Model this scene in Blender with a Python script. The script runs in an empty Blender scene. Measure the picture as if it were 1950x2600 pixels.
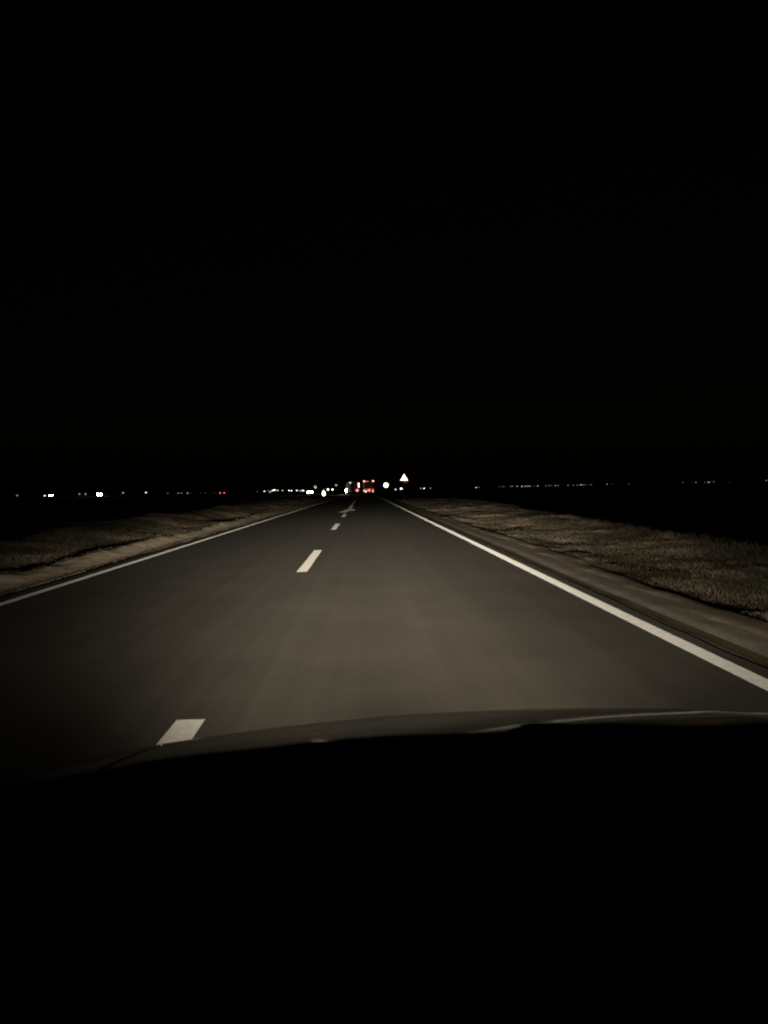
import bpy, bmesh, math, random
import numpy as np
from mathutils import Vector, Matrix, noise as mnoise
random.seed(7)
RNG = np.random.default_rng(7)
R = math.radians
scn = bpy.context.scene
col = scn.collection

# ------------------------------------------------------------------ camera
cam_d = bpy.data.cameras.new('camera')
cam = bpy.data.objects.new('camera', cam_d)
col.objects.link(cam)
scn.camera = cam
cam_d.sensor_fit = 'VERTICAL'
cam_d.sensor_height = 36.0
cam_d.lens = 27.04
cam_d.clip_start = 0.02
cam_d.clip_end = 12000
cam_d.dof.use_dof = True            # a phone lens: about 3.6 mm of aperture
cam_d.dof.focus_distance = 14.0
cam_d.dof.aperture_fstop = 7.5
ROT = Matrix(((0.99947174, 0.0194404, -0.02604425),
              (-0.02660495, 0.02916312, -0.99922054),
              (-0.01866572, 0.9993856, 0.02966492)))
cam.matrix_world = Matrix.Translation((0, 0, 1.28)) @ ROT.to_4x4()

# ------------------------------------------------------------------ night sky, moon, exposure
world = bpy.data.worlds.new('World')
scn.world = world
world.use_nodes = True
wn = world.node_tree
sky = wn.nodes.new('ShaderNodeTexSky')
sky.sky_type = 'NISHITA'
sky.sun_disc = False
sky.sun_elevation = R(2.0)
sky.sun_rotation = R(200)
bg = wn.nodes['Background']
wn.links.new(sky.outputs[0], bg.inputs[0])
bg.inputs[1].default_value = 0.0003

sun_d = bpy.data.lights.new('moon', 'SUN')
sun_d.energy = 0.0008
sun_d.angle = R(0.5)
sun = bpy.data.objects.new('moon', sun_d)
col.objects.link(sun)
sun.rotation_euler = (R(60), 0, R(200))

scn.render.engine = 'CYCLES'
scn.cycles.use_adaptive_sampling = False
scn.cycles.use_denoising = True
scn.cycles.max_bounces = 6
scn.cycles.sample_clamp_indirect = 2.0
scn.cycles.filter_width = 2.0
vs = scn.view_settings
vs.view_transform = 'Standard'
vs.look = 'None'
vs.exposure = 0.0
vs.gamma = 1.0
vs.use_curve_mapping = False


# ------------------------------------------------------------------ materials
def new_mat(name):
    m = bpy.data.materials.new(name)
    m.use_nodes = True
    nt = m.node_tree
    return m, nt, nt.nodes, nt.links, nt.nodes['Principled BSDF'], nt.nodes['Material Output']


def simple(name, rgb, rough=0.6, metal=0.0, spec=0.5, coat=0.0, var=0.0, scale=20.0):
    m, nt, N, L, P, O = new_mat(name)
    P.inputs['Roughness'].default_value = rough
    P.inputs['Metallic'].default_value = metal
    P.inputs['Specular IOR Level'].default_value = spec
    P.inputs['Coat Weight'].default_value = coat
    P.inputs['Coat Roughness'].default_value = 0.05
    t = N.new('ShaderNodeTexCoord')
    n = N.new('ShaderNodeTexNoise')
    n.inputs['Scale'].default_value = scale
    n.inputs['Detail'].default_value = 4
    L.new(t.outputs['Object'], n.inputs['Vector'])
    mx = N.new('ShaderNodeMix')
    mx.data_type = 'RGBA'
    mx.inputs[6].default_value = (*[c * (1 - var) for c in rgb], 1)
    mx.inputs[7].default_value = (*[min(1, c * (1 + var)) for c in rgb], 1)
    L.new(n.outputs['Fac'], mx.inputs[0])
    L.new(mx.outputs[2], P.inputs['Base Color'])
    return m


def ramp(N, stops):
    r = N.new('ShaderNodeValToRGB')
    e = r.color_ramp.elements
    while len(e) < len(stops):
        e.new(0.5)
    for i, (p, c) in enumerate(stops):
        e[i].position = p
        e[i].color = (*c, 1)
    return r


def noise_node(N, L, src, scale, detail=4.0, rough=0.55, stretch=None):
    n = N.new('ShaderNodeTexNoise')
    n.inputs['Scale'].default_value = scale
    n.inputs['Detail'].default_value = detail
    n.inputs['Roughness'].default_value = rough
    if stretch:
        mp = N.new('ShaderNodeMapping')
        mp.inputs['Scale'].default_value = stretch
        L.new(src, mp.inputs['Vector'])
        src = mp.outputs[0]
    L.new(src, n.inputs['Vector'])
    return n


def asphalt_mat():
    m, nt, N, L, P, O = new_mat('asphalt')
    t = N.new('ShaderNodeTexCoord')
    o = t.outputs['Object']
    fine = noise_node(N, L, o, 90, 3)
    patch = noise_node(N, L, o, 0.8, 4, 0.6)
    streak = noise_node(N, L, o, 1.0, 5, 0.6, (3.4, 0.03, 1))
    r1 = ramp(N, [(0.25, (0.040, 0.0365, 0.0315)), (0.75, (0.071, 0.064, 0.0545))])
    L.new(fine.outputs['Fac'], r1.inputs[0])
    r2 = ramp(N, [(0.3, (0.82, 0.82, 0.82)), (0.7, (1.1, 1.085, 1.07))])
    L.new(streak.outputs['Fac'], r2.inputs[0])
    r3 = ramp(N, [(0.3, (0.85, 0.85, 0.85)), (0.7, (1.1, 1.1, 1.1))])
    L.new(patch.outputs['Fac'], r3.inputs[0])
    a = N.new('ShaderNodeMix'); a.data_type = 'RGBA'; a.blend_type = 'MULTIPLY'; a.inputs[0].default_value = 1
    L.new(r1.outputs[0], a.inputs[6]); L.new(r2.outputs[0], a.inputs[7])
    b = N.new('ShaderNodeMix'); b.data_type = 'RGBA'; b.blend_type = 'MULTIPLY'; b.inputs[0].default_value = 1
    L.new(a.outputs[2], b.inputs[6]); L.new(r3.outputs[0], b.inputs[7])
    sx = N.new('ShaderNodeSeparateXYZ'); L.new(o, sx.inputs[0])
    mr = N.new('ShaderNodeMapRange'); mr.inputs['From Min'].default_value = -4.6; mr.inputs['From Max'].default_value = 2.8
    L.new(sx.outputs['X'], mr.inputs['Value'])
    px = lambda x: (x + 4.6) / 7.4
    tr = ramp(N, [(0.0, (1, 1, 1)), (px(-0.80), (1, 1, 1)), (px(-0.74), (0.86, 0.86, 0.86)), (px(-0.68), (1.03, 1.03, 1.03)), (px(-0.2), (0.94, 0.94, 0.94)),
                  (px(0.3), (1.05, 1.05, 1.04)), (px(0.9), (1.08, 1.07, 1.06)), (px(1.45), (0.93, 0.93, 0.93)), (px(1.9), (1.02, 1.02, 1.02)), (1.0, (0.95, 0.95, 0.95))])
    L.new(mr.outputs[0], tr.inputs[0])
    c = N.new('ShaderNodeMix'); c.data_type = 'RGBA'; c.blend_type = 'MULTIPLY'; c.inputs[0].default_value = 1
    L.new(b.outputs[2], c.inputs[6]); L.new(tr.outputs[0], c.inputs[7])
    L.new(c.outputs[2], P.inputs['Base Color'])
    P.inputs['Roughness'].default_value = 0.9
    P.inputs['Specular IOR Level'].default_value = 0.15
    return m


def soil_mat(name, c0, c1, c2, scale=3.0):
    m, nt, N, L, P, O = new_mat(name)
    t = N.new('ShaderNodeTexCoord')
    o = t.outputs['Object']
    n = noise_node(N, L, o, scale, 6, 0.65)
    f = noise_node(N, L, o, scale * 22, 3, 0.6)
    r = ramp(N, [(0.3, c0), (0.5, c1), (0.72, c2)])
    L.new(n.outputs['Fac'], r.inputs[0])
    r2 = ramp(N, [(0.25, (0.6, 0.6, 0.6)), (0.75, (1.25, 1.25, 1.25))])
    L.new(f.outputs['Fac'], r2.inputs[0])
    a = N.new('ShaderNodeMix'); a.data_type = 'RGBA'; a.blend_type = 'MULTIPLY'; a.inputs[0].default_value = 1
    L.new(r.outputs[0], a.inputs[6]); L.new(r2.outputs[0], a.inputs[7])
    L.new(a.outputs[2], P.inputs['Base Color'])
    bp = N.new('ShaderNodeBump')
    bp.inputs['Strength'].default_value = 0.12
    bp.inputs['Distance'].default_value = 0.02
    L.new(f.outputs['Fac'], bp.inputs['Height'])
    L.new(bp.outputs[0], P.inputs['Normal'])
    P.inputs['Roughness'].default_value = 1.0
    P.inputs['Specular IOR Level'].default_value = 0.05
    return m


def retro(name, rgb, gain, rough=0.3, paint=None, wear=0.0):
    """Retroreflective sheeting or beaded paint: a diffuse coat plus a lobe that sends light back towards where it came
    from (the microfacet normal faces the incoming ray), as glass beads and prism sheeting do. It gives off no light."""
    m, nt, N, L, P, O = new_mat(name)
    base = paint or rgb
    P.inputs['Roughness'].default_value = 0.6
    P.inputs['Specular IOR Level'].default_value = 0.2
    t = N.new('ShaderNodeTexCoord')
    n = noise_node(N, L, t.outputs['Object'], 9, 6, 0.7)
    lo = tuple(c * (1 - wear) for c in base)
    r = ramp(N, [(0.3, lo), (0.6, base)])
    L.new(n.outputs['Fac'], r.inputs[0])
    L.new(r.outputs[0], P.inputs['Base Color'])
    g = N.new('ShaderNodeBsdfGlossy')
    g.distribution = 'GGX'
    g.inputs['Roughness'].default_value = rough
    r2 = ramp(N, [(0.25, tuple(c * gain * (1 - wear) for c in rgb)), (0.6, tuple(c * gain for c in rgb))])
    L.new(n.outputs['Fac'], r2.inputs[0])
    L.new(r2.outputs[0], g.inputs['Color'])
    geo = N.new('ShaderNodeNewGeometry')
    L.new(geo.outputs['Incoming'], g.inputs['Normal'])
    ad = N.new('ShaderNodeAddShader')
    L.new(P.outputs[0], ad.inputs[0])
    L.new(g.outputs[0], ad.inputs[1])
    L.new(ad.outputs[0], O.inputs['Surface'])
    return m


def glow(name, rgb, strength):
    m, nt, N, L, P, O = new_mat(name)
    P.inputs['Base Color'].default_value = (*[c * 0.5 for c in rgb], 1)
    P.inputs['Emission Color'].default_value = (*rgb, 1)
    P.inputs['Emission Strength'].default_value = strength
    P.inputs['Roughness'].default_value = 0.2
    return m


M = dict(
    asphalt=asphalt_mat(),
    gravel=soil_mat('gravel', (0.125, 0.11, 0.093), (0.175, 0.153, 0.13), (0.225, 0.195, 0.163), 1.6),
    lip=soil_mat('brown_dirt', (0.075, 0.062, 0.048), (0.105, 0.086, 0.066), (0.14, 0.115, 0.088), 2.4),
    dirt=soil_mat('pale_dirt', (0.20, 0.17, 0.13), (0.31, 0.26, 0.20), (0.40, 0.335, 0.265), 2.4),
    earth=soil_mat('earth', (0.035, 0.031, 0.02), (0.06, 0.05, 0.033), (0.085, 0.07, 0.045), 1.3),
    line=retro('edge_line_paint', (0.98, 0.98, 0.95), 0.0033, 0.34, (0.78, 0.78, 0.76), 0.2),
    old_line=retro('worn_centre_paint', (0.98, 0.97, 0.92), 0.0017, 0.34, (0.62, 0.61, 0.57), 0.3),
    sheet_white=retro('white_sheeting', (1, 0.98, 0.94), 0.8, 0.3, (0.75, 0.75, 0.74)),
    sheet_red=retro('red_sheeting', (0.6, 0.02, 0.015), 0.02, 0.3, (0.4, 0.02, 0.02)),
    sheet_dim=retro('dim_white_sheeting', (0.9, 0.9, 0.86), 0.12, 0.3, (0.6, 0.6, 0.58)),
    sheet_orange=retro('orange_red_sheeting', (0.9, 0.12, 0.04), 0.35, 0.3, (0.5, 0.06, 0.03)),
    post=simple('dull_post_paint', (0.014, 0.014, 0.013), 0.8, var=0.2),
    sheet_bright=retro('bright_white_sheeting', (1, 0.98, 0.94), 3.0, 0.3, (0.75, 0.75, 0.74)),
    steel=simple('galvanised_steel', (0.32, 0.32, 0.31), 0.5, 0.8, var=0.15),
    pole=simple('lamp_post_steel', (0.2, 0.2, 0.2), 0.6, 0.5, var=0.1),
    dash=simple('black_dashboard_plastic', (0.006, 0.006, 0.006), 0.95, spec=0.05, var=0.2, scale=60),
    rubber=simple('tyre_rubber', (0.02, 0.02, 0.02), 0.8, var=0.2),
    glass=simple('dark_window_glass', (0.01, 0.012, 0.014), 0.05, spec=0.6),
    silver=simple('silver_car_paint', (0.35, 0.36, 0.37), 0.3, 0.6, coat=0.5, var=0.05),
    grey=simple('grey_car_paint', (0.12, 0.125, 0.13), 0.3, 0.5, coat=0.5, var=0.05),
    blue=simple('blue_car_paint', (0.04, 0.06, 0.12), 0.3, 0.3, coat=0.5, var=0.05),
    box_white=simple('white_truck_panel', (0.62, 0.6, 0.57), 0.45, var=0.08, scale=2),
    box_brown=simple('dull_truck_curtain', (0.2, 0.13, 0.1), 0.6, var=0.12, scale=2),
    chassis=simple('truck_chassis', (0.03, 0.03, 0.03), 0.6, var=0.1),
    lens=simple('clear_lamp_lens', (0.8, 0.8, 0.8), 0.05),
    tail_red=glow('red_tail_lamp', (1.0, 0.06, 0.03), 7.0),
    tail_orange=glow('orange_red_tail_lamp', (1.0, 0.13, 0.07), 2.0),
    marker_red=glow('red_marker_lamp', (1.0, 0.30, 0.28), 5.0),
    marker_amber=glow('amber_marker_lamp', (1.0, 0.72, 0.42), 4.0),
    head_warm=glow('warm_headlamp', (1.0, 0.9, 0.76), 140.0),
    head_cool=glow('cool_headlamp', (0.86, 0.94, 1.0), 90.0),
)


# ------------------------------------------------------------------ mesh helpers
def tag(o, label=None, cat=None, group=None, kind=None):
    for k, v in (('label', label), ('category', cat), ('group', group), ('kind', kind)):
        if v:
            o[k] = v
    return o


def empty(name, loc=(0, 0, 0), rz=0.0):
    o = bpy.data.objects.new(name, None)
    o.location = loc
    o.rotation_euler = (0, 0, rz)
    o.empty_display_size = 0.2
    col.objects.link(o)
    return o


def link(name, me, mat, parent=None, loc=None):
    if mat is not None and not me.materials:
        me.materials.append(mat)
    o = bpy.data.objects.new(name, me)
    col.objects.link(o)
    if parent:
        o.parent = parent
    if loc:
        o.location = loc
    return o


def from_bm(name, bm, mat, parent=None, loc=None, smooth=False):
    bmesh.ops.recalc_face_normals(bm, faces=bm.faces)
    me = bpy.data.meshes.new(name)
    bm.to_mesh(me)
    bm.free()
    if smooth:
        for p in me.polygons:
            p.use_smooth = True
    return link(name, me, mat, parent, loc)


def box(bm, c, s, bev=0.0, rz=0.0):
    g = bmesh.ops.create_cube(bm, size=1.0)
    vsx = g['verts']
    bmesh.ops.scale(bm, vec=s, verts=vsx)
    if bev:
        es = list({e for v in vsx for e in v.link_edges})
        r = bmesh.ops.bevel(bm, geom=es, offset=bev, segments=2, affect='EDGES', profile=0.6)
        vsx = list({v for f in r['faces'] for v in f.verts} | {v for v in vsx if v.is_valid})
    if rz:
        bmesh.ops.rotate(bm, verts=vsx, cent=(0, 0, 0), matrix=Matrix.Rotation(rz, 3, 'Z'))
    bmesh.ops.translate(bm, verts=vsx, vec=c)
    return vsx


def cyl(bm, p0, p1, r0, r1=None, seg=12):
    p0, p1 = Vector(p0), Vector(p1)
    d = p1 - p0
    mt = Matrix.Translation((p0 + p1) / 2) @ d.to_track_quat('Z', 'Y').to_matrix().to_4x4()
    bmesh.ops.create_cone(bm, cap_ends=True, segments=seg, radius1=r0, radius2=r0 if r1 is None else r1,
                          depth=d.length, matrix=mt)


def grid_mesh(name, P):
    """P: array (rows, cols, 3) -> mesh"""
    n, k = P.shape[:2]
    i = np.arange(n * k).reshape(n, k)
    q = np.stack([i[:-1, :-1], i[:-1, 1:], i[1:, 1:], i[1:, :-1]], -1).reshape(-1, 4)
    me = bpy.data.meshes.new(name)
    me.vertices.add(n * k)
    me.vertices.foreach_set('co', P.reshape(-1).astype(np.float32))
    me.loops.add(q.size)
    me.loops.foreach_set('vertex_index', q.reshape(-1).astype(np.int32))
    me.polygons.add(len(q))
    me.polygons.foreach_set('loop_start', np.arange(0, q.size, 4, dtype=np.int32))
    me.polygons.foreach_set('use_smooth', np.ones(len(q), bool))
    me.update(calc_edges=True)
    me.validate()
    return me


# ------------------------------------------------------------------ terrain
_T = RNG.random((64, 64))


def vnoise(x, y):
    x = np.asarray(x, float); y = np.asarray(y, float)
    xi = np.floor(x).astype(int); yi = np.floor(y).astype(int)
    fx = x - xi; fy = y - yi
    fx = fx * fx * (3 - 2 * fx); fy = fy * fy * (3 - 2 * fy)
    g = lambda a, b: _T[a % 64, b % 64]
    return ((g(xi, yi) * (1 - fx) + g(xi + 1, yi) * fx) * (1 - fy) +
            (g(xi, yi + 1) * (1 - fx) + g(xi + 1, yi + 1) * fx) * fy) * 2 - 1


def sm(t):
    t = np.clip(t, 0, 1)
    return t * t * (3 - 2 * t)


def gravel_edge(y):          # right hand outer edge of the gravel shoulder
    return 3.62 + 0.10 * vnoise(y * 0.35, 3.3) + 0.04 * vnoise(y * 1.7, 9.1)


def crest_r(y):
    return 7.1 + 0.6 * vnoise(y * 0.11, 5.5) + 0.2 * vnoise(y * 0.5, 2.2) + 0.06 * np.clip(y - 12, 0, 60)


def mound_x(y):              # left: where the dirt mound drops into the ditch
    return 5.42 + 0.12 * vnoise(y * 0.12, 4.0) + 0.05 * vnoise(y * 0.6, 1.7)


def crest_l(y):
    return 8.0 + 0.5 * vnoise(y * 0.09, 7.7) + 0.04 * np.clip(y - 15, 0, 60)


def ground_z(x, y):
    x = np.asarray(x, float); y = np.asarray(y, float)
    bumps = 0.05 * vnoise(x * 0.8, y * 0.45) + 0.03 * vnoise(x * 1.7, y * 1.3) + 0.02 * vnoise(x * 3.9, y * 3.1)
    # right verge
    xr = x
    r_near = -0.03 - 0.015 * sm((xr - 2.9) / 0.7)
    r_bank = -0.06 * sm((xr - gravel_edge(y)) / 0.9) + 0.05 * sm((xr - 5.0) / 1.5) * (0.6 + 0.6 * vnoise(y * 0.25, 1.0))
    r_fall = -2.6 * sm((xr - crest_r(y) + 0.4) / 7.0)
    zr = r_near + (r_bank + bumps) * sm((xr - gravel_edge(y) + 0.1) / 0.4) + r_fall
    # left verge
    xl = -x
    l_near = -0.03 - 0.01 * sm((xl - 4.65) / 0.6)
    mound = (0.13 + 0.03 * vnoise(y * 0.3, 4.4)) * sm((xl - 4.85) / 0.6)
    ditch = -np.clip(0.09 + 0.16 * vnoise(y * 0.17, 8.2) + 0.05 * vnoise(y * 0.9, 3.2), 0.03, 0.24) * sm((xl - mound_x(y)) / 0.55)
    l_bank = 0.32 * sm((xl - 6.0) / 2.0)
    l_fall = -2.6 * sm((xl - crest_l(y) + 0.8) / 8.0)
    zl = l_near + mound + ditch + l_bank + bumps * sm((xl - 5.0) / 0.6) + l_fall
    z = np.where(x > -0.9, zr, zl)
    z = np.where((x > -4.75) & (x < 2.95), -0.06, z)
    flat = sm((y - 150) / 60)
    z = z * (1 - flat) + (-0.06) * flat
    rise = 0.55 * sm((-x - 25) / 60) * sm((y - 215) / 40) * (1 - sm((y - 380) / 120))
    z = z + rise - 3.5 * sm((y - 380) / 170)
    return z


xs = np.concatenate([-np.geomspace(14.5, 7000, 26)[::-1], np.linspace(-14, -4.8, 62), [-4.7, -3, -1.5, 0, 1.5, 2.8],
                     np.linspace(2.95, 14, 74), np.geomspace(14.5, 7000, 26)])
ys = np.concatenate([[-60, -30, -10, -4], np.arange(0, 60, 0.22), np.geomspace(60, 9000, 130)])
YY, XX = np.meshgrid(ys, xs, indexing='ij')
G = np.stack([XX, YY, ground_z(XX, YY)], -1)
tag(link('ground', grid_mesh('ground', G), M['earth']), 'dark earth fields and embankment either side of the road', None, None, 'structure')

# road
ROAD_L, ROAD_R = -4.60, 2.74
ry = np.concatenate([np.arange(-6, 60, 0.2), np.linspace(60, 420, 60)])
jag_l = ROAD_L + 0.03 * vnoise(ry * 1.1, 0.5)
jag_r = ROAD_R + 0.03 * vnoise(ry * 0.7, 8.5) + 0.035 * vnoise(ry * 1.9, 1.5)
us = np.array([0.0, 0.0, 0.25, 0.5, 0.75, 1.0, 1.0])
RX = jag_l[:, None] * (1 - us) + jag_r[:, None] * us
RZ = np.zeros_like(RX)
RZ[:, 0] = RZ[:, -1] = -0.09
road = tag(link('road', grid_mesh('road', np.stack([RX, np.repeat(ry[:, None], 7, 1), RZ], -1)), M['asphalt']),
           'dark asphalt two-lane road running straight ahead', None, None, 'structure')
for p in road.data.polygons:
    p.use_smooth = False


def strip(name, pts_l, pts_r, z, mat, parent):
    n = len(pts_l)
    P = np.zeros((n, 2, 3))
    P[:, 0, :2] = pts_l
    P[:, 1, :2] = pts_r
    P[:, :, 2] = z
    return link(name, grid_mesh(name, P), mat, parent)


def line_piece(name, xc, w, y0, y1, step=2.0, mat='line'):
    yy = np.linspace(y0, y1, max(2, int((y1 - y0) / step) + 1))
    a = np.stack([xc - w / 2 + 0.004 * vnoise(yy * 3, xc), yy], -1)
    b = np.stack([xc + w / 2 + 0.004 * vnoise(yy * 3, xc + 9), yy], -1)
    return strip(name, a, b, 0.005, M[mat], road)


line_piece('edge_line', 2.515, 0.15, -2, 228)
line_piece('edge_line', 2.515, 0.15, 254, 400, 10)
line_piece('edge_line', -4.315, 0.13, -2, 228)
line_piece('edge_line', -4.315, 0.13, 262, 400, 10)
CX = -0.995
for y0, y1 in ((-0.2, 4.32), (12.1, 16.45), (24.9, 29.15), (36.3, 40.5)):
    line_piece('centre_dash', CX, 0.165, y0, y1, 0.5, 'old_line')
line_piece('centre_dash', CX + 0.04, 0.26, 51.4, 62.4, 1, 'old_line')
line_piece('centre_line', CX, 0.16, 63.4, 96, 2.0, 'old_line')
line_piece('centre_line', CX, 0.13, 99, 226, 2.0, 'old_line')
# bent arrow that sends traffic back into its lane
arrow = [(-1.55, 44.2), (-1.06, 43.0), (-0.98, 45.6), (-0.86, 46.7), (-0.56, 46.9), (-0.56, 50.2), (-1.02, 50.9), (-1.18, 48.9), (-1.2, 46.2)]
bm = bmesh.new()
f = bm.faces.new([bm.verts.new((x, y, 0.010)) for x, y in arrow])
bmesh.ops.triangulate(bm, faces=bm.faces[:])
ob = from_bm('lane_arrow', bm, M['old_line'], road)

# gravel shoulders and the dirt strip on the left
gy = np.concatenate([np.arange(-4, 60, 0.25), np.linspace(60, 200, 60)])
SH = np.linspace(0, 1, 9)
ge = gravel_edge(gy) + 0.02
gx = 2.68 + (ge - 2.68)[:, None] * SH
gz = ground_z(gx, np.repeat(gy[:, None], 9, 1)) + 0.014
gz[:, 0] = -0.03
tag(link('gravel_shoulder', grid_mesh('gravel_shoulder', np.stack([gx, np.repeat(gy[:, None], 9, 1), gz], -1)), M['gravel']),
    'grey gravel shoulder beside the right edge line', None, None, 'structure')
lip0 = ge - 0.02 - 0.22 - 0.14 * vnoise(gy * 0.8, 2.7) - 0.08 * vnoise(gy * 2.9, 5.7)
lx = lip0[:, None] + (ge + 0.10 - lip0)[:, None] * SH
lz = ground_z(lx, np.repeat(gy[:, None], 9, 1)) + 0.022 + 0.018 * np.sin(SH * math.pi) + 0.01 * vnoise(lx * 9, np.repeat(gy[:, None], 9, 1) * 5)
lz[:, 0] -= 0.012; lz[:, -1] -= 0.02
tag(link('dirt_edge', grid_mesh('dirt_edge', np.stack([lx, np.repeat(gy[:, None], 9, 1), lz], -1)), M['lip']),
    'pale ridge of dirt between the right gravel shoulder and the grass', None, None, 'structure')
d0 = 4.84 + 0.08 * vnoise(gy * 0.4, 6.1) + 0.06 * vnoise(gy * 1.6, 2.1)
d1 = mound_x(gy) + 0.06
gy2 = np.concatenate([np.arange(5, 40, 0.07), np.arange(40, 200, 1.0)])
SH2 = np.linspace(0, 1, 18)
d0 = 4.84 + 0.10 * vnoise(gy2 * 0.4, 6.1) + 0.06 * vnoise(gy2 * 1.6, 2.1) + 0.03 * vnoise(gy2 * 5.0, 3.1)
d1 = mound_x(gy2) + 0.06 + 0.04 * vnoise(gy2 * 3.0, 7.1)
dx = -(d0[:, None] + (d1 - d0)[:, None] * SH2)
dyy = np.repeat(gy2[:, None], 18, 1)
dz = ground_z(dx, dyy) + 0.016 + 0.006 * vnoise(dx * 9 + dyy * 2.0, dyy * 6.5 - dx * 3) + 0.005 * vnoise(dx * 19, dyy * 13)
tag(link('dirt_strip', grid_mesh('dirt_strip', np.stack([dx[:, ::-1], dyy, dz[:, ::-1]], -1)), M['dirt']),
    'pale dirt strip along the left side of the road', None, None, 'structure')


# side road at the junction
def road_strip(name, pts, w, z, label):
    pts = np.array(pts, float)
    t = np.linspace(0, len(pts) - 1, 60)
    k = np.clip(t.astype(int), 0, len(pts) - 2)
    fr = (t - k)[:, None]
    c = pts[k] * (1 - fr) + pts[k + 1] * fr
    for _ in range(4):
        c[1:-1] = (c[:-2] + 2 * c[1:-1] + c[2:]) / 4
    d = np.gradient(c, axis=0)
    nrm = np.stack([-d[:, 1], d[:, 0]], -1) / np.linalg.norm(d, axis=1)[:, None]
    P = np.zeros((60, 5, 3))
    for i, u in enumerate((-1, -.5, 0, .5, 1)):
        P[:, i, :2] = c - nrm * u * w / 2
        P[:, i, 2] = np.maximum(ground_z(P[:, i, 0], P[:, i, 1]) + 0.03, z)
    return tag(link(name, grid_mesh(name, P), M['asphalt']), label, None, None, 'structure')


road_strip('side_road', [(-4.7, 243), (-20, 250), (-50, 266), (-104, 300), (-140, 332), (-260, 420)], 9, -0.03,
           'side road leaving the junction to the left')
road_strip('side_road', [(2.95, 240), (30, 240), (90, 250), (200, 270)], 8, -0.03, 'side road leaving the junction to the right')


# ------------------------------------------------------------------ grass (stuff)
def grass_mat():
    m, nt, N, L, P, O = new_mat('dry_grass')
    t = N.new('ShaderNodeTexCoord')
    o = t.outputs['Object']
    n = noise_node(N, L, o, 0.42, 6, 0.62)
    f = noise_node(N, L, o, 23, 2, 0.6)
    r = ramp(N, [(0.36, (0.009, 0.0095, 0.006)), (0.5, (0.027, 0.023, 0.0155)), (0.66, (0.085, 0.070, 0.049))])
    L.new(n.outputs['Fac'], r.inputs[0])
    r2 = ramp(N, [(0.25, (0.8, 0.8, 0.8)), (0.75, (1.15, 1.13, 1.1))])
    L.new(f.outputs['Fac'], r2.inputs[0])
    a = N.new('ShaderNodeMix'); a.data_type = 'RGBA'; a.blend_type = 'MULTIPLY'; a.inputs[0].default_value = 1
    L.new(r.outputs[0], a.inputs[6]); L.new(r2.outputs[0], a.inputs[7])
    L.new(a.outputs[2], P.inputs['Base Color'])
    P.inputs['Roughness'].default_value = 0.8
    P.inputs['Specular IOR Level'].default_value = 0.15
    return m


M['grass'] = grass_mat()


def dull_paint():
    m, nt, N, L, P, O = new_mat('dulled_dark_paint')
    P.inputs['Base Color'].default_value = (0.008, 0.008, 0.009, 1)
    P.inputs['Roughness'].default_value = 0.6
    P.inputs['Specular IOR Level'].default_value = 0.0
    g = N.new('ShaderNodeBsdfGlossy'); g.inputs['Roughness'].default_value = 0.05
    fr = N.new('ShaderNodeFresnel'); fr.inputs['IOR'].default_value = 1.36
    t = N.new('ShaderNodeTexCoord')
    n = noise_node(N, L, t.outputs['Object'], 5, 5, 0.6)
    r = ramp(N, [(0.3, (0.52, 0.52, 0.52)), (0.7, (0.72, 0.72, 0.72))])      # road film dulls the clear coat
    L.new(n.outputs['Fac'], r.inputs[0])
    k = N.new('ShaderNodeMath'); k.operation = 'MULTIPLY'
    L.new(fr.outputs[0], k.inputs[0]); L.new(r.outputs[0], k.inputs[1])
    mx = N.new('ShaderNodeMixShader')
    L.new(k.outputs[0], mx.inputs[0]); L.new(P.outputs[0], mx.inputs[1]); L.new(g.outputs[0], mx.inputs[2])
    L.new(mx.outputs[0], O.inputs['Surface'])
    return m


M['paint'] = dull_paint()


def grass(name, x, y, h, label):
    n = len(x)
    z = ground_z(x, y) - 0.01
    az = RNG.random(n) * 2 * math.pi
    lean = RNG.random(n) * 1.1 + 0.2
    la = RNG.random(n) * 2 * math.pi
    w = (0.0025 + 0.003 * RNG.random(n)) * (1 + y / 18.0)
    dxy = np.stack([np.cos(az), np.sin(az)], -1) * w[:, None]
    bend = np.stack([np.cos(la), np.sin(la)], -1) * (lean * h)[:, None]
    b = np.stack([x, y], -1)
    V = np.zeros((n, 5, 3))
    V[:, 0, :2] = b - dxy; V[:, 1, :2] = b + dxy
    V[:, 2, :2] = b + bend * 0.35 + dxy * 0.8; V[:, 3, :2] = b + bend * 0.35 - dxy * 0.8
    V[:, 4, :2] = b + bend
    V[:, 0, 2] = V[:, 1, 2] = z
    V[:, 2, 2] = V[:, 3, 2] = z + h * 0.6
    V[:, 4, 2] = z + h
    me = bpy.data.meshes.new(name)
    me.vertices.add(n * 5)
    me.vertices.foreach_set('co', V.reshape(-1).astype(np.float32))
    base = (np.arange(n) * 5)[:, None]
    lp = np.concatenate([base + np.array([0, 1, 2, 3]), base + np.array([3, 2, 4])], 1)
    me.loops.add(n * 7)
    me.loops.foreach_set('vertex_index', lp.reshape(-1).astype(np.int32))
    me.polygons.add(n * 2)
    st = np.stack([np.arange(n) * 7, np.arange(n) * 7 + 4], -1).reshape(-1)
    me.polygons.foreach_set('loop_start', st.astype(np.int32))
    me.update(calc_edges=True)
    return tag(link(name, me, M['grass']), label, 'grass', None, 'stuff')


def scatter(n, ymin, ymax):
    return ymin + (ymax - ymin) * RNG.random(n) ** 1.7


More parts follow.
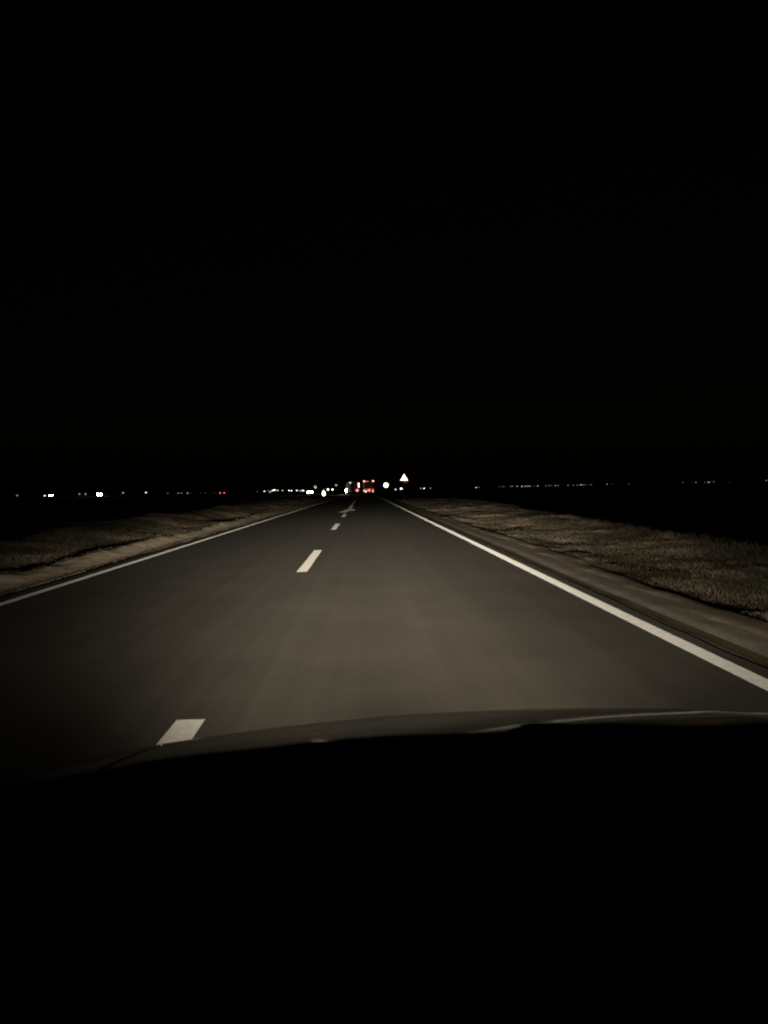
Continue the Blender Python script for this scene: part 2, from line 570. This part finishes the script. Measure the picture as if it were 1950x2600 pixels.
# right verge
n = 260000
y = scatter(n, 4, 95)
x0 = gravel_edge(y) - 0.12 * RNG.random(n) ** 2 + 0.05
x = x0 + (crest_r(y) + 2.2 - x0) * RNG.random(n)
clump = 0.5 + 0.5 * vnoise(x * 1.1, y * 0.7) + 0.35 * vnoise(x * 3.1, y * 2.4)
keep = RNG.random(n) < np.clip(0.35 + clump, 0.12, 1)
x, y, clump, x0 = x[keep], y[keep], clump[keep], x0[keep]
h = (0.03 + 0.09 * np.clip(clump, 0, 1.3) * RNG.random(len(x))) * (0.35 + 0.65 * sm((x - x0) / 0.8))
weed = np.clip(vnoise(x * 0.45 + 11, y * 0.22) * 1.6 - 0.5, 0, 1) * sm((x - x0 - 0.5) / 1.0)
h = h + weed * 0.16 * RNG.random(len(x))
h = h + 0.20 * RNG.random(len(x)) ** 4 * np.exp(-((x - crest_r(y) - 0.6) / 1.3) ** 2)
grass('verge_grass', x, y, h, 'dry brown grass covering the right roadside bank')
# left verge: bank beyond the ditch, and a thin fringe beside the asphalt
n = 220000
y = scatter(n, 8, 110)
x = 5.5 + (crest_l(y) + 2.2 - 5.5) * RNG.random(n)
clump = 0.5 + 0.5 * vnoise(x * 1.0 + 30, y * 0.6) + 0.35 * vnoise(x * 3.1, y * 2.2)
keep = RNG.random(n) < np.clip(0.35 + clump, 0.12, 1)
x, y, clump = x[keep], y[keep], clump[keep]
h = 0.03 + 0.09 * np.clip(clump, 0, 1.3) * RNG.random(len(x))
n2 = 16000
y2 = scatter(n2, 7, 70)
x2 = 4.66 + (0.20 + 0.06 * vnoise(y2 * 0.4, 6.1)) * RNG.random(n2)
k2 = RNG.random(n2) < np.clip(0.4 + vnoise(x2 * 2, y2 * 0.5), 0.05, 1)
x2, y2 = x2[k2], y2[k2]
h2 = 0.02 + 0.05 * RNG.random(len(x2))
grass('verge_grass', -np.concatenate([x, x2]), np.concatenate([y, y2]), np.concatenate([h, h2]),
      'dry brown grass covering the left roadside bank')

# ------------------------------------------------------------------ the car the picture is taken from
CC = 0.344           # its centre line
own = empty('car', (0, 0, 0))
tag(own, 'dark car the view is taken from, bonnet and black dashboard along the bottom', 'car')


def bonnet_z(dx, y):
    t = y - 0.75
    z = 0.9809 - 0.1152 * t - t * t / (2 * 5.0)
    z = z - 0.0873 * dx * dx - 0.153 * np.clip(np.abs(dx) - 0.72, 0, 1) ** 2
    z = z + 0.0012 * np.exp(-((np.abs(dx) - 0.30) / 0.05) ** 2)
    z = z - 1.6 * np.clip(y - 1.66, 0, 1) ** 1.8
    return z


def bonnet_piece(name, dx0, dx1, y0, y1, nx, ny, side=0):
    dxs = np.linspace(dx0, dx1, nx)
    yy = np.linspace(y0, y1, ny)
    A, B = np.meshgrid(dxs, yy)
    P = np.stack([CC + A, B, bonnet_z(A, B)], -1)
    if side:    # a flank down to the sill
        e = P[:, -1:] if side > 0 else P[:, :1]
        rows = []
        for k, zz in enumerate((0.93, 0.8, 0.6, 0.35)):
            q = e.copy()
            q[:, :, 2] *= zz
            q[:, :, 0] += side * (0.012, 0.022, 0.02, 0.0)[k]
            rows.append(q)
        P = np.concatenate([P] + rows, 1) if side > 0 else np.concatenate(rows[::-1] + [P], 1)
    o = link(name, grid_mesh(name, P), M['paint'], own)
    md = o.modifiers.new('thickness', 'SOLIDIFY')
    md.thickness = 0.004
    md.offset = -1
    return o


bonnet_piece('bonnet', -0.735, 0.735, 0.70, 1.86, 90, 90)
bonnet_piece('wing', -0.90, -0.739, 0.45, 1.86, 14, 70, -1)
bonnet_piece('wing', 0.739, 0.90, 0.45, 1.86, 14, 70, 1)
bm = bmesh.new()
prof = [(1.872, 0.60), (1.93, 0.53), (1.97, 0.44), (1.96, 0.32), (1.88, 0.22)]
rows = []
for dx in np.linspace(-0.9, 0.9, 19):
    back = 0.22 * abs(dx / 0.9) ** 3
    rows.append([bm.verts.new((CC + dx, yy - back, zz)) for yy, zz in prof])
for a, b in zip(rows[:-1], rows[1:]):
    for i in range(len(prof) - 1):
        bm.faces.new((a[i], b[i], b[i + 1], a[i + 1]))
from_bm('bumper', bm, M['paint'], own, smooth=True)

# dashboard: its far edge under the windscreen, then the top sweeping back and down
edge = [(-0.479, 0.3762), (-0.356, 0.3596), (-0.285, 0.3476), (-0.171, 0.3365), (-0.078, 0.3285), (0.008, 0.3235), (0.101, 0.3224), (0.184, 0.3215),
        (0.201, 0.313), (0.227, 0.3096), (0.274, 0.3145), (0.322, 0.3137), (0.369, 0.317), (0.417, 0.3204), (0.531, 0.3203), (0.7, .330), (1.0, .37)]
ue = np.linspace(-1.1, 1.6, 140)
se = np.interp(ue, [-1.1] + [e[0] for e in edge] + [1.6], [.45] + [e[1] for e in edge] + [.45])
se = se + 0.0008 * vnoise(ue * 40, 1.1)
DY = 0.60
prof = [(0.06, -0.20), (0.03, -0.03), (0.0, 0.0), (-0.06, -0.004), (-0.14, -0.03), (-0.2, -0.08), (-0.24, -0.16), (-0.25, -0.40)]
P = np.zeros((len(prof), len(ue), 3))
for i, (oy, oz) in enumerate(prof):
    P[i, :, 0] = ue * DY
    P[i, :, 1] = DY + oy
    P[i, :, 2] = 1.28 - se * DY + oz
link('dashboard', grid_mesh('dashboard', P), M['dash'], own)

# headlamps of the own car: real low beams with a cut-off, made as a pattern over the lamp's direction
def beam(name, loc, parent, power):
    ld = bpy.data.lights.new(name, 'SPOT')
    ld.energy = power
    ld.spot_size = R(150)
    ld.spot_blend = 0.3
    ld.shadow_soft_size = 0.05
    ld.color = (1.0, 0.885, 0.69)
    ld.use_nodes = True
    nt = ld.node_tree
    N, L = nt.nodes, nt.links
    em = N['Emission']
    tc = N.new('ShaderNodeTexCoord')
    sp = N.new('ShaderNodeSeparateXYZ')
    L.new(tc.outputs['Normal'], sp.inputs[0])

    def mth(op, a, b=None, c=None):
        n = N.new('ShaderNodeMath')
        n.operation = op
        for i, v in enumerate((a, b, c)):
            if v is None:
                continue
            if isinstance(v, (int, float)):
                n.inputs[i].default_value = v
            else:
                L.new(v, n.inputs[i])
        return n.outputs[0]
    az_ = mth('ABSOLUTE', sp.outputs['Z'])
    tx = mth('DIVIDE', sp.outputs['X'], az_)
    ty = mth('DIVIDE', sp.outputs['Y'], az_)
    down = mth('MULTIPLY', ty, -1.0)                      # >0 below the horizon
    dn = mth('MAXIMUM', down, 0.0125)
    g = mth('POWER', dn, -1.9)
    low = mth('DIVIDE', 1.0, mth('ADD', 1.0, mth('POWER', mth('DIVIDE', 0.023, dn), 1.5)))
    g = mth('MULTIPLY', g, low)
    # near foreground eases off right in front of the bumper
    near = mth('DIVIDE', 1.0, mth('ADD', 1.0, mth('POWER', mth('MULTIPLY', dn, 5.2), 2.0)))
    g = mth('MULTIPLY', g, near)
    # cut-off above the horizon, with a little stray light for signs
    mr = N.new('ShaderNodeMapRange'); mr.interpolation_type = 'SMOOTHSTEP'
    mr.inputs['From Min'].default_value = -0.002; mr.inputs['From Max'].default_value = 0.026
    L.new(down, mr.inputs['Value'])
    g = mth('MULTIPLY', g, mr.outputs[0])
    # sideways: a bell
    dx_ = mth('ADD', tx, mth('SUBTRACT', mth('MINIMUM', mth('MULTIPLY', dn, 0.6), 0.09), 0.02))
    w = mth('MINIMUM', mth('MULTIPLY_ADD', dn, 4.3, 0.115), 0.315)      # narrow far ahead, broad near the car
    q = mth('DIVIDE', dx_, w)
    bell = mth('EXPONENT', mth('MULTIPLY', mth('MULTIPLY', q, q), -1.0))
    dk = mth('SUBTRACT', dx_, 0.68)                        # spill towards the kerb side
    wide = mth('MULTIPLY', 0.33, mth('EXPONENT', mth('MULTIPLY', mth('MULTIPLY', dk, dk), -9.0)))
    near_only = N.new('ShaderNodeMapRange'); near_only.interpolation_type = 'SMOOTHSTEP'
    near_only.inputs['From Min'].default_value = 0.03; near_only.inputs['From Max'].default_value = 0.16
    L.new(down, near_only.inputs['Value'])
    wide = mth('MULTIPLY', wide, near_only.outputs[0])
    dl = mth('ADD', dx_, 0.75)                             # weaker spill on the other side
    spill = mth('MULTIPLY', 0.055, mth('EXPONENT', mth('MULTIPLY', mth('MULTIPLY', dl, dl), -6.0)))
    wide = mth('ADD', wide, mth('MULTIPLY', spill, near_only.outputs[0]))
    g = mth('MULTIPLY', g, mth('ADD', bell, wide))
    stray = mth('MULTIPLY', 60.0, mth('EXPONENT', mth('MULTIPLY', mth('MULTIPLY', dx_, dx_), -8.0)))
    up = N.new('ShaderNodeMapRange'); up.interpolation_type = 'SMOOTHSTEP'
    up.inputs['From Min'].default_value = -0.2; up.inputs['From Max'].default_value = -0.05
    L.new(down, up.inputs['Value'])
    fade = N.new('ShaderNodeMapRange'); fade.interpolation_type = 'SMOOTHSTEP'
    fade.inputs['From Min'].default_value = 0.05; fade.inputs['From Max'].default_value = 0.0
    L.new(down, fade.inputs['Value'])
    g = mth('ADD', g, mth('MULTIPLY', stray, mth('MULTIPLY', up.outputs[0], fade.outputs[0])))
    L.new(g, em.inputs['Strength'])
    o = bpy.data.objects.new(name, ld)
    col.objects.link(o)
    o.parent = parent
    o.location = loc
    o.rotation_euler = (R(90), 0, 0)
    return o


for s in (-1, 1):
    bm = bmesh.new()
    bmesh.ops.create_uvsphere(bm, u_segments=20, v_segments=12, radius=1.0)
    bmesh.ops.scale(bm, vec=(0.15, 0.06, 0.085), verts=bm.verts)
    lamp = from_bm('headlight', bm, M['lens'], own, (CC + s * 0.64, 1.74, 0.55), smooth=True)
    beam('headlight_beam', (CC + s * 0.64, 2.00, 0.63), own, 210.0)


# ------------------------------------------------------------------ road signs
def post(parent, h, r=0.03, name='post', x=0.0):
    bm = bmesh.new()
    cyl(bm, (x, 0.03, -0.35), (x, 0.03, h), r, r, 14)
    return from_bm(name, bm, M['post'], parent, smooth=False)


def plate(name, pts, th, mat, parent, y0=0.0):
    bm = bmesh.new()
    a = [bm.verts.new((x, y0, z)) for x, z in pts]
    b = [bm.verts.new((x, y0 + th, z)) for x, z in pts]
    bm.faces.new(a); bm.faces.new(b[::-1])
    for i in range(len(pts)):
        j = (i + 1) % len(pts)
        bm.faces.new((a[i], b[i], b[j], a[j]))
    return from_bm(name, bm, mat, parent)


def rounded_poly(corners, r, seg=5):
    out = []
    n = len(corners)
    for i in range(n):
        p = Vector(corners[i]); a = (Vector(corners[i - 1]) - p).normalized(); b = (Vector(corners[(i + 1) % n]) - p).normalized()
        ang = a.angle(b) / 2
        d = r / math.tan(ang)
        c = p + (a + b).normalized() * (r / math.sin(ang))
        s, e = p + a * d, p + b * d
        a0 = math.atan2(s.y - c.y, s.x - c.x); a1 = math.atan2(e.y - c.y, e.x - c.x)
        while a1 - a0 > math.pi: a1 -= 2 * math.pi
        while a1 - a0 < -math.pi: a1 += 2 * math.pi
        out += [(c.x + r * math.cos(a0 + (a1 - a0) * k / seg), c.y + r * math.sin(a0 + (a1 - a0) * k / seg)) for k in range(seg + 1)]
    return out


def circle(r, cz, rx=None, n=40):
    return [((rx or r) * math.cos(2 * math.pi * k / n), cz + r * math.sin(2 * math.pi * k / n)) for k in range(n)]


# warning triangle
gz0 = float(ground_z(3.87, 73.0))
ts = empty('warning_sign', (3.87, 73.0, gz0))
tag(ts, 'triangular warning sign with red border on a post at right of road', 'road sign')
zc = 2.0 - gz0
post(ts, zc + 0.75)
plate('sign_plate', rounded_poly([(-0.50, zc - 0.02), (0.50, zc - 0.02), (0.0, zc + 0.85)], 0.05), 0.02, M['sheet_red'], ts)
plate('sign_face', rounded_poly([(-0.36, zc + 0.06), (0.36, zc + 0.06), (0.0, zc + 0.69)], 0.02), 0.006, M['sheet_white'], ts, -0.008)
bm = bmesh.new(); box(bm, (0, 0.022, zc + 0.25), (0.5, 0.012, 0.04)); from_bm('bracket', bm, M['steel'], ts)
plate('lower_plate', rounded_poly([(-0.05, zc - 0.20), (0.36, zc - 0.20), (0.36, zc - 0.05), (-0.05, zc - 0.05)], 0.02), 0.012,
      M['sheet_red'], ts)
# round sign
gz0 = float(ground_z(4.1, 140.0))
rs = empty('round_sign', (4.1, 140.0, gz0))
tag(rs, 'round white reflective sign on a post between the truck and the triangle sign', 'road sign')
zc = 2.0 - gz0
post(rs, zc + 0.4)
plate('sign_plate', circle(0.46, zc), 0.02, M['steel'], rs)
plate('sign_face', circle(0.44, zc), 0.006, M['sheet_bright'], rs, -0.008)
# marker plate on the left
gz0 = float(ground_z(-5.17, 100.0))
ms = empty('marker_post', (-5.17, 100.0, gz0))
tag(ms, 'white reflective marker plate on a low post beside the left edge line', 'marker post')
zc = 0.88 - gz0
post(ms, zc + 0.55, 0.035)
plate('marker_plate', circle(0.34, zc, 0.20), 0.02, M['sheet_bright'], ms)
plate('cap_reflector', rounded_poly([(-0.07, zc + 0.42), (0.09, zc + 0.42), (0.09, zc + 0.56), (-0.07, zc + 0.56)], 0.02), 0.02, M['sheet_dim'], ms)
# small sign further left
gz0 = float(ground_z(-12.44, 200.0))
ss = empty('small_sign', (-12.44, 200.0, gz0))
tag(ss, 'small pale oval sign on a post just above the oncoming headlights', 'road sign')
zc = 2.15 - gz0
post(ss, zc + 0.3)
plate('sign_plate', circle(0.42, zc, 0.34), 0.02, M['sheet_white'], ss)


# ------------------------------------------------------------------ vehicles
def wheel(parent, x, y, r, w):
    bm = bmesh.new()
    cyl(bm, (x - w / 2, y, r), (x + w / 2, y, r), r, r, 20)
    o = from_bm('wheel', bm, M['rubber'], parent)
    bm = bmesh.new()
    s = 1 if x > 0 else -1
    cyl(bm, (x + s * w / 2, y, r), (x + s * (w / 2 + 0.012), y, r), r * 0.6, r * 0.5, 16)
    from_bm('rim', bm, M['steel'], o)


def far_car(loc, rz, paint, label, front=None, rear=None, power=0, lamp_r=0.12, lamp_z=0.72):
    """A hatchback; its front looks along local -Y."""
    c = empty('far_car', loc, rz)
    tag(c, label, 'car', 'cars on the side road')
    prof = [(-2.05, 0.30), (-2.1, 0.55), (-1.95, 0.78), (-1.1, 0.95), (-0.35, 1.42), (0.9, 1.46), (1.75, 1.05), (2.0, 0.98), (2.08, 0.6), (2.02, 0.30)]
    bm = bmesh.new()
    secs = []
    for xx, sc in ((-0.86, 0.0), (-0.80, 1.0), (-0.62, 1.0), (0.62, 1.0), (0.80, 1.0), (0.86, 0.0)):
        row = []
        for (yy, zz) in prof:
            z2 = zz
            xk = xx
            if zz > 0.99:
                xk = xx * 0.80
            if sc == 0.0:
                z2 = min(zz, 0.93)
                yy = yy * 0.97
            row.append(bm.verts.new((xk, yy, z2)))
        secs.append(row)
    for a, b in zip(secs[:-1], secs[1:]):
        for i in range(len(prof)):
            j = (i + 1) % len(prof)
            bm.faces.new((a[i], b[i], b[j], a[j]))
    bm.faces.new(secs[0]); bm.faces.new(secs[-1][::-1])
    from_bm('body', bm, paint, c)
    for (p, nm) in (([(-0.58, -1.04, 1.0), (0.58, -1.04, 1.0), (0.5, -0.42, 1.40), (-0.5, -0.42, 1.40)], 'windscreen'),
                    ([(-0.55, 1.72, 1.1), (0.55, 1.72, 1.1), (0.48, 0.97, 1.44), (-0.48, 0.97, 1.44)], 'rear_window')):
        bm = bmesh.new()
        off = Vector((0, -0.012 if p[0][1] < 0 else 0.012, 0.012))
        a = [bm.verts.new(Vector(q) + off) for q in p]
        bm.faces.new(a)
        r_ = bmesh.ops.extrude_face_region(bm, geom=bm.faces[:])
        bmesh.ops.translate(bm, verts=[v for v in r_['geom'] if isinstance(v, bmesh.types.BMVert)], vec=-off * 0.8)
        from_bm(nm, bm, M['glass'], c)
    for sx in (-1, 1):
        for yy in (-1.3, 1.3):
            wheel(c, sx * 0.74, yy, 0.31, 0.2)
        bm = bmesh.new()
        cyl(bm, (sx * 0.60, -2.05, lamp_z), (sx * 0.60, -2.13, lamp_z), lamp_r, lamp_r * 0.92, 16)
        from_bm('headlight', bm, front or M['lens'], c)
        bm = bmesh.new()
        box(bm, (sx * 0.66, 2.07, 0.85), (0.24, 0.08, 0.22), 0.02)
        from_bm('tail_light', bm, rear or simple('unlit_tail', (0.2, 0.01, 0.01), 0.2), c)
        if power:
            ld = bpy.data.lights.new('headlight_beam', 'SPOT')
            ld.energy = power
            ld.spot_size = R(50)
            ld.spot_blend = 0.8
            ld.shadow_soft_size = 0.08
            ld.color = (1, 0.9, 0.78)
            o = bpy.data.objects.new('headlight_beam', ld)
            col.objects.link(o)
            o.parent = c
            o.location = (sx * 0.60, -2.2, lamp_z)
            o.rotation_euler = (R(90 - 3), 0, R(180))
    bm = bmesh.new(); box(bm, (0, 2.06, 0.5), (0.5, 0.04, 0.11)); from_bm('number_plate', bm, M['sheet_dim'], c)
    return c


def gz(x, y, lift=0.03):
    return float(ground_z(x, y)) + lift


far_car((-17.9, 258, gz(-17.9, 258)), R(4), M['silver'], 'oncoming car with two bright white headlights left of the road',
        front=M['head_warm'], power=60, lamp_r=0.26, lamp_z=0.78)
far_car((-100.7, 300, gz(-100.7, 300)), R(-18), M['grey'], 'far car with a glaring warm headlight at the left, brightest light in the field',
        front=M['head_warm'], power=60, lamp_r=0.42, lamp_z=0.75)
far_car((-131.0, 330, gz(-131.0, 330)), R(-22), M['blue'], 'far car with cool white headlights nearest the left edge of the picture',
        front=M['head_cool'], power=40, lamp_r=0.26, lamp_z=0.75)
far_car((-48.4, 265, gz(-48.4, 265)), R(190), M['grey'], 'far car showing a pair of red tail lights at left',
        rear=M['tail_red'], lamp_r=0.10)


def truck(name, loc, rz, label, W, Lb, H, panel, side):
    """Box truck; its rear looks along local -Y."""
    t = empty(name, loc, rz)
    tag(t, label, 'truck')
    bm = bmesh.new(); box(bm, (0, Lb / 2, 0.85 + (H - 0.85) / 2), (W, Lb, H - 0.85), 0.04)
    from_bm('cargo_box', bm, side, t)
    for sx in (-1, 1):
        bm = bmesh.new(); box(bm, (sx * W * 0.248, -0.022, 0.9 + (H - 1.0) / 2), (W * 0.47, 0.04, H - 1.05), 0.008)
        d = from_bm('rear_door', bm, panel, t)
        bm = bmesh.new(); cyl(bm, (sx * 0.12, -0.06, 1.0), (sx * 0.12, -0.06, H - 0.2), 0.018, 0.018, 8)
        from_bm('lock_bar', bm, M['steel'], d)
    bm = bmesh.new(); box(bm, (0, Lb / 2 + 0.9, 0.72), (0.9, Lb + 1.6, 0.22), 0.02); from_bm('chassis', bm, M['chassis'], t)
    bm = bmesh.new(); box(bm, (0, Lb + 1.15, 1.65), (W * 0.96, 1.9, 2.3), 0.12); from_bm('cab', bm, M['grey'], t)
    bm = bmesh.new(); box(bm, (0, 0.06, 0.52), (W * 0.94, 0.10, 0.16), 0.02); from_bm('bumper', bm, M['chassis'], t)
    for sx in (-1, 1):
        for yy in (1.2, Lb + 1.0):
            wheel(t, sx * (W / 2 - 0.18), yy, 0.48, 0.3)
        bm = bmesh.new(); box(bm, (sx * (W / 2 - 0.32), 1.9, 0.62), (0.5, 0.03, 0.5)); from_bm('mud_flap', bm, M['rubber'], t)
    return t


def lampbox(parent, name, c, s, mat, bev=0.02):
    bm = bmesh.new(); box(bm, c, s, bev); return from_bm(name, bm, mat, parent)


ta = truck('box_truck', (1.22, 180, 0.0), 0.0, 'truck ahead in our lane with red lamps along its top and bottom', 2.5, 7.0, 3.45, M['box_brown'], M['box_brown'])
for sx in (-1, 1):
    lampbox(ta, 'marker_lamp', (sx * 1.05, -0.08, 3.22), (0.34, 0.08, 0.24), M['marker_red'])
lampbox(ta, 'top_lamp_bar', (-0.45, -0.06, 3.16), (0.8, 0.05, 0.14), glow('dull_red_bar', (0.8, 0.25, 0.27), 0.8))
lampbox(ta, 'contour_strip', (-1.18, -0.055, 2.3), (0.16, 0.02, 1.4), M['sheet_dim'], 0.004)
lampbox(ta, 'reflector_board', (0.0, -0.06, 1.36), (2.3, 0.03, 0.34), M['sheet_orange'], 0.004)
lampbox(ta, 'tail_light', (-1.0, -0.08, 0.98), (0.42, 0.10, 0.40), glow('amber_tail', (1.0, 0.42, 0.22), 1.7))
lampbox(ta, 'tail_light', (0.98, -0.08, 0.92), (0.26, 0.10, 0.60), glow('pink_tail', (1.0, 0.36, 0.33), 1.5))
lampbox(ta, 'brake_light', (0.05, -0.08, 1.08), (0.62, 0.10, 0.5), M['tail_orange'])

tb = truck('turning_truck', (-2.35, 200, 0.0), R(10), 'truck turning left with a pale lit flank and one red tail light', 2.4, 5.2, 3.35, M['box_brown'], M['box_white'])
lampbox(tb, 'tail_light', (0.72, -0.08, 1.12), (0.62, 0.10, 0.52), glow('pinkish_tail', (1.0, 0.16, 0.18), 3.0))
lampbox(tb, 'marker_lamp', (1.12, -0.08, 2.45), (0.26, 0.10, 1.2), M['marker_amber'], 0.06)
lampbox(tb, 'marker_lamp', (-1.1, -0.06, 3.1), (0.4, 0.06, 0.3), glow('pale_marker', (1.0, 0.75, 0.75), 1.6))
hl = lampbox(tb, 'headlight', (-1.22, 6.2, 1.05), (0.10, 1.3, 0.75), M['head_warm'], 0.04)
ld = bpy.data.lights.new('side_fill_spot', 'SPOT')  # added fill light left of the truck, no side lamp behind it
ld.energy = 1200; ld.spot_size = R(80); ld.spot_blend = 0.7; ld.color = (1, 0.9, 0.78); ld.shadow_soft_size = 0.15
o = bpy.data.objects.new('side_fill_spot', ld); col.objects.link(o); o.parent = tb
o.location = (-1.4, 6.2, 1.1); o.rotation_euler = (R(78), 0, R(115))


# ------------------------------------------------------------------ far lamps along the horizon
LAMP_MATS = {}


def lamp_mat(kind, s):
    key = (kind, s)
    if key not in LAMP_MATS:
        rgb = dict(cool=(0.86, 0.94, 1.0), warm=(1.0, 0.92, 0.72), green=(0.86, 1.0, 0.66), white=(0.95, 0.97, 1.0))[kind]
        LAMP_MATS[key] = glow('lamp_glow_%s' % kind, rgb, 4.0 * s ** 2.2)
    return LAMP_MATS[key]


def lamp_meshes():
    bm = bmesh.new(); cyl(bm, (0, 0, 0), (0, 0, 1), 0.09, 0.05, 8)
    me = bpy.data.meshes.new('pole'); bm.to_mesh(me); bm.free(); me.materials.append(M['pole'])
    bm = bmesh.new(); cyl(bm, (0, 0.25, 0), (0, -0.55, 0.12), 0.035, 0.03, 8)
    me2 = bpy.data.meshes.new('arm'); bm.to_mesh(me2); bm.free(); me2.materials.append(M['pole'])
    bm = bmesh.new(); box(bm, (0, -0.75, 0.0), (1.0, 0.9, 0.8), 0.22)
    me3 = bpy.data.meshes.new('lantern'); bm.to_mesh(me3); bm.free()
    return me, me2, me3


POLE, ARM, LANTERN = lamp_meshes()


def street_lamp(x, y, z, s, kind, label, group=None, size=1.0):
    g = float(ground_z(x, y))
    o = empty('street_lamp', (x, y, g))
    tag(o, label, 'street lamp', group)
    h = z - g
    p = link('pole', POLE, None, o); p.scale = (1, 1, h)
    a = link('arm', ARM, None, o, (0, 0, h))
    l = link('lantern', LANTERN.copy(), lamp_mat(kind, s), o, (0, 0, h))
    l.scale = (size, size, size)
    return o


ROW = [(195.0, 1.8, .25), (200.0, 1.8, .3), (203.8, 1.7, .2), (211.2, 2.0, .35), (214.0, 2.0, .35), (220.6, 1.8, .6), (227.4, 1.7, .7), (231.8, 1.9, .5),
       (234.5, 1.8, .5), (237.0, 1.8, .5), (239.2, 1.7, .45), (245.5, 1.7, .2), (250.2, 1.8, .55), (262.0, 1.7, .35), (266.9, 1.9, .4), (270.4, 2.2, .25),
       (275.7, 1.9, .45), (280.1, 1.8, .35), (294.1, 1.9, .4), (302.1, 2.0, .3), (307.6, 2.1, .35), (312.2, 2.1, .6), (314.9, 2.1, .5), (318.6, 2.2, .3),
       (323.3, 2.1, .15), (327.7, 2.3, .3), (350.6, 2.2, .45), (357.8, 2.4, .15)]
ORD = ('first second third fourth fifth sixth seventh eighth ninth tenth eleventh twelfth thirteenth fourteenth fifteenth sixteenth seventeenth '
       'eighteenth nineteenth twentieth twenty-first twenty-second twenty-third twenty-fourth twenty-fifth twenty-sixth twenty-seventh twenty-eighth').split()
for k, (x, z, s) in enumerate(ROW):
    street_lamp(x, 1100, z, s, 'cool', ORD[k] + ' lamp from the left in the long close row on the right horizon', 'lamps in the long row on the right horizon')
for k, (x, z, s) in enumerate(((451.4, 2.5, .25), (544.9, 3.3, .3), (560.4, 3.0, .15), (567.6, 2.8, .45), (582.8, 2.6, .3), (588.7, 2.8, .6), (591.3, 2.7, .4), (598.0, 2.9, .4), (625.2, 2.3, .15))):
    street_lamp(x, 1300, z, s, 'white', ORD[k] + ' of nine scattered lamps right of the long row on the right horizon', 'scattered lamps on the far right horizon')
street_lamp(689.4, 1300, 3.9, .45, 'white', 'lone lamp on the horizon at the very right edge of the picture')
for k, (x, z, s) in enumerate(((52.2, 1.4, .35), (55.1, 1.4, .8), (61.0, 1.4, .3))):
    street_lamp(x, 700, z, s, 'white', ('left', 'brighter middle', 'right')[k] + ' lamp in the cluster of three just right of the triangular sign', 'three lamps right of the triangular sign')
street_lamp(102.7, 700, 1.2, .5, 'white', 'brighter of two lamps between the triangular sign and the long row')
street_lamp(105.0, 700, 1.5, .2, 'white', 'fainter of two lamps between the triangular sign and the long row')
street_lamp(20.8, 500, 1.0, .5, 'white', 'dimmer of two small lamps below and left of the triangular sign')
street_lamp(24.5, 500, 1.4, .85, 'white', 'brighter of two small lamps right below the triangular sign', None, 1.2)
street_lamp(-266.5, 600, 1.7, .35, 'white', 'leftmost small lamp on the horizon, near the left edge of the picture')
street_lamp(-245.5, 600, 1.1, .7, 'white', 'small lamp just left of the car with cool white headlights')
for k, (x, z) in enumerate(((-219.0, 1.9), (-214.3, 1.8))):
    street_lamp(x, 600, z, .35, 'white', ('left', 'right')[k] + ' lamp of the small pair between the cool and the warm headlights', 'pair of small lamps between the two left cars')
street_lamp(-185.6, 600, 2.2, .4, 'white', 'small dim lamp just right of the glaring warm headlight')
street_lamp(-168.1, 600, 2.1, .65, 'white', 'small brighter lamp midway between the warm headlight and the red tail lights')
for k, (x, z, s) in enumerate(((-201.9, 1.2, .25), (-191.1, 1.0, .35), (-187.8, 1.1, .3), (-181.6, 1.0, .45), (-178.3, 1.0, .12), (-168.1, .9, .12), (-163.7, 1.0, .15), (-154.2, .8, .12))):
    street_lamp(x, 800, z, s, 'warm', ORD[k] + ' lamp from the left in the faint row before the red tail lights', 'faint lamps left of the red tail lights')
street_lamp(-110.0, 800, 1.2, .2, 'warm', 'faint lone lamp between the red tail lights and the village lamps')
for k, (x, z, s) in enumerate(((-89.7, 1.4, .9), (-86.0, 1.8, .3), (-84.6, .7, .7), (-82.6, 1.8, 1.), (-81.2, 2.4, 1.2), (-80.1, 2.3, 1.), (-77.6, 2.0, .8), (-73.3, 1.7, .7),
                (-67.5, 1.6, 1.1), (-65.2, 1.4, 1.1), (-60.4, 1.6, 1.1), (-57.3, 1.1, .6), (-55.5, 1.5, 1.), (-54.3, 1.3, 1.))):
    street_lamp(x, 700, z, s * 0.8, 'warm', ORD[k] + ' yellowish village lamp from the left, before the oncoming headlights', 'village lamps left of the oncoming headlights')
for k, (x, z, s) in enumerate(((-20.7, 1.7, 1.), (-18.1, 1.6, .9))):
    street_lamp(x, 450, z, s, 'green', ('left', 'right')[k] + ' greenish lamp of the pair between marker plate and turning truck', 'pair of greenish lamps')
street_lamp(-15.9, 450, 4.1, .4, 'white', 'faint taller lamp up and left of the turning truck')
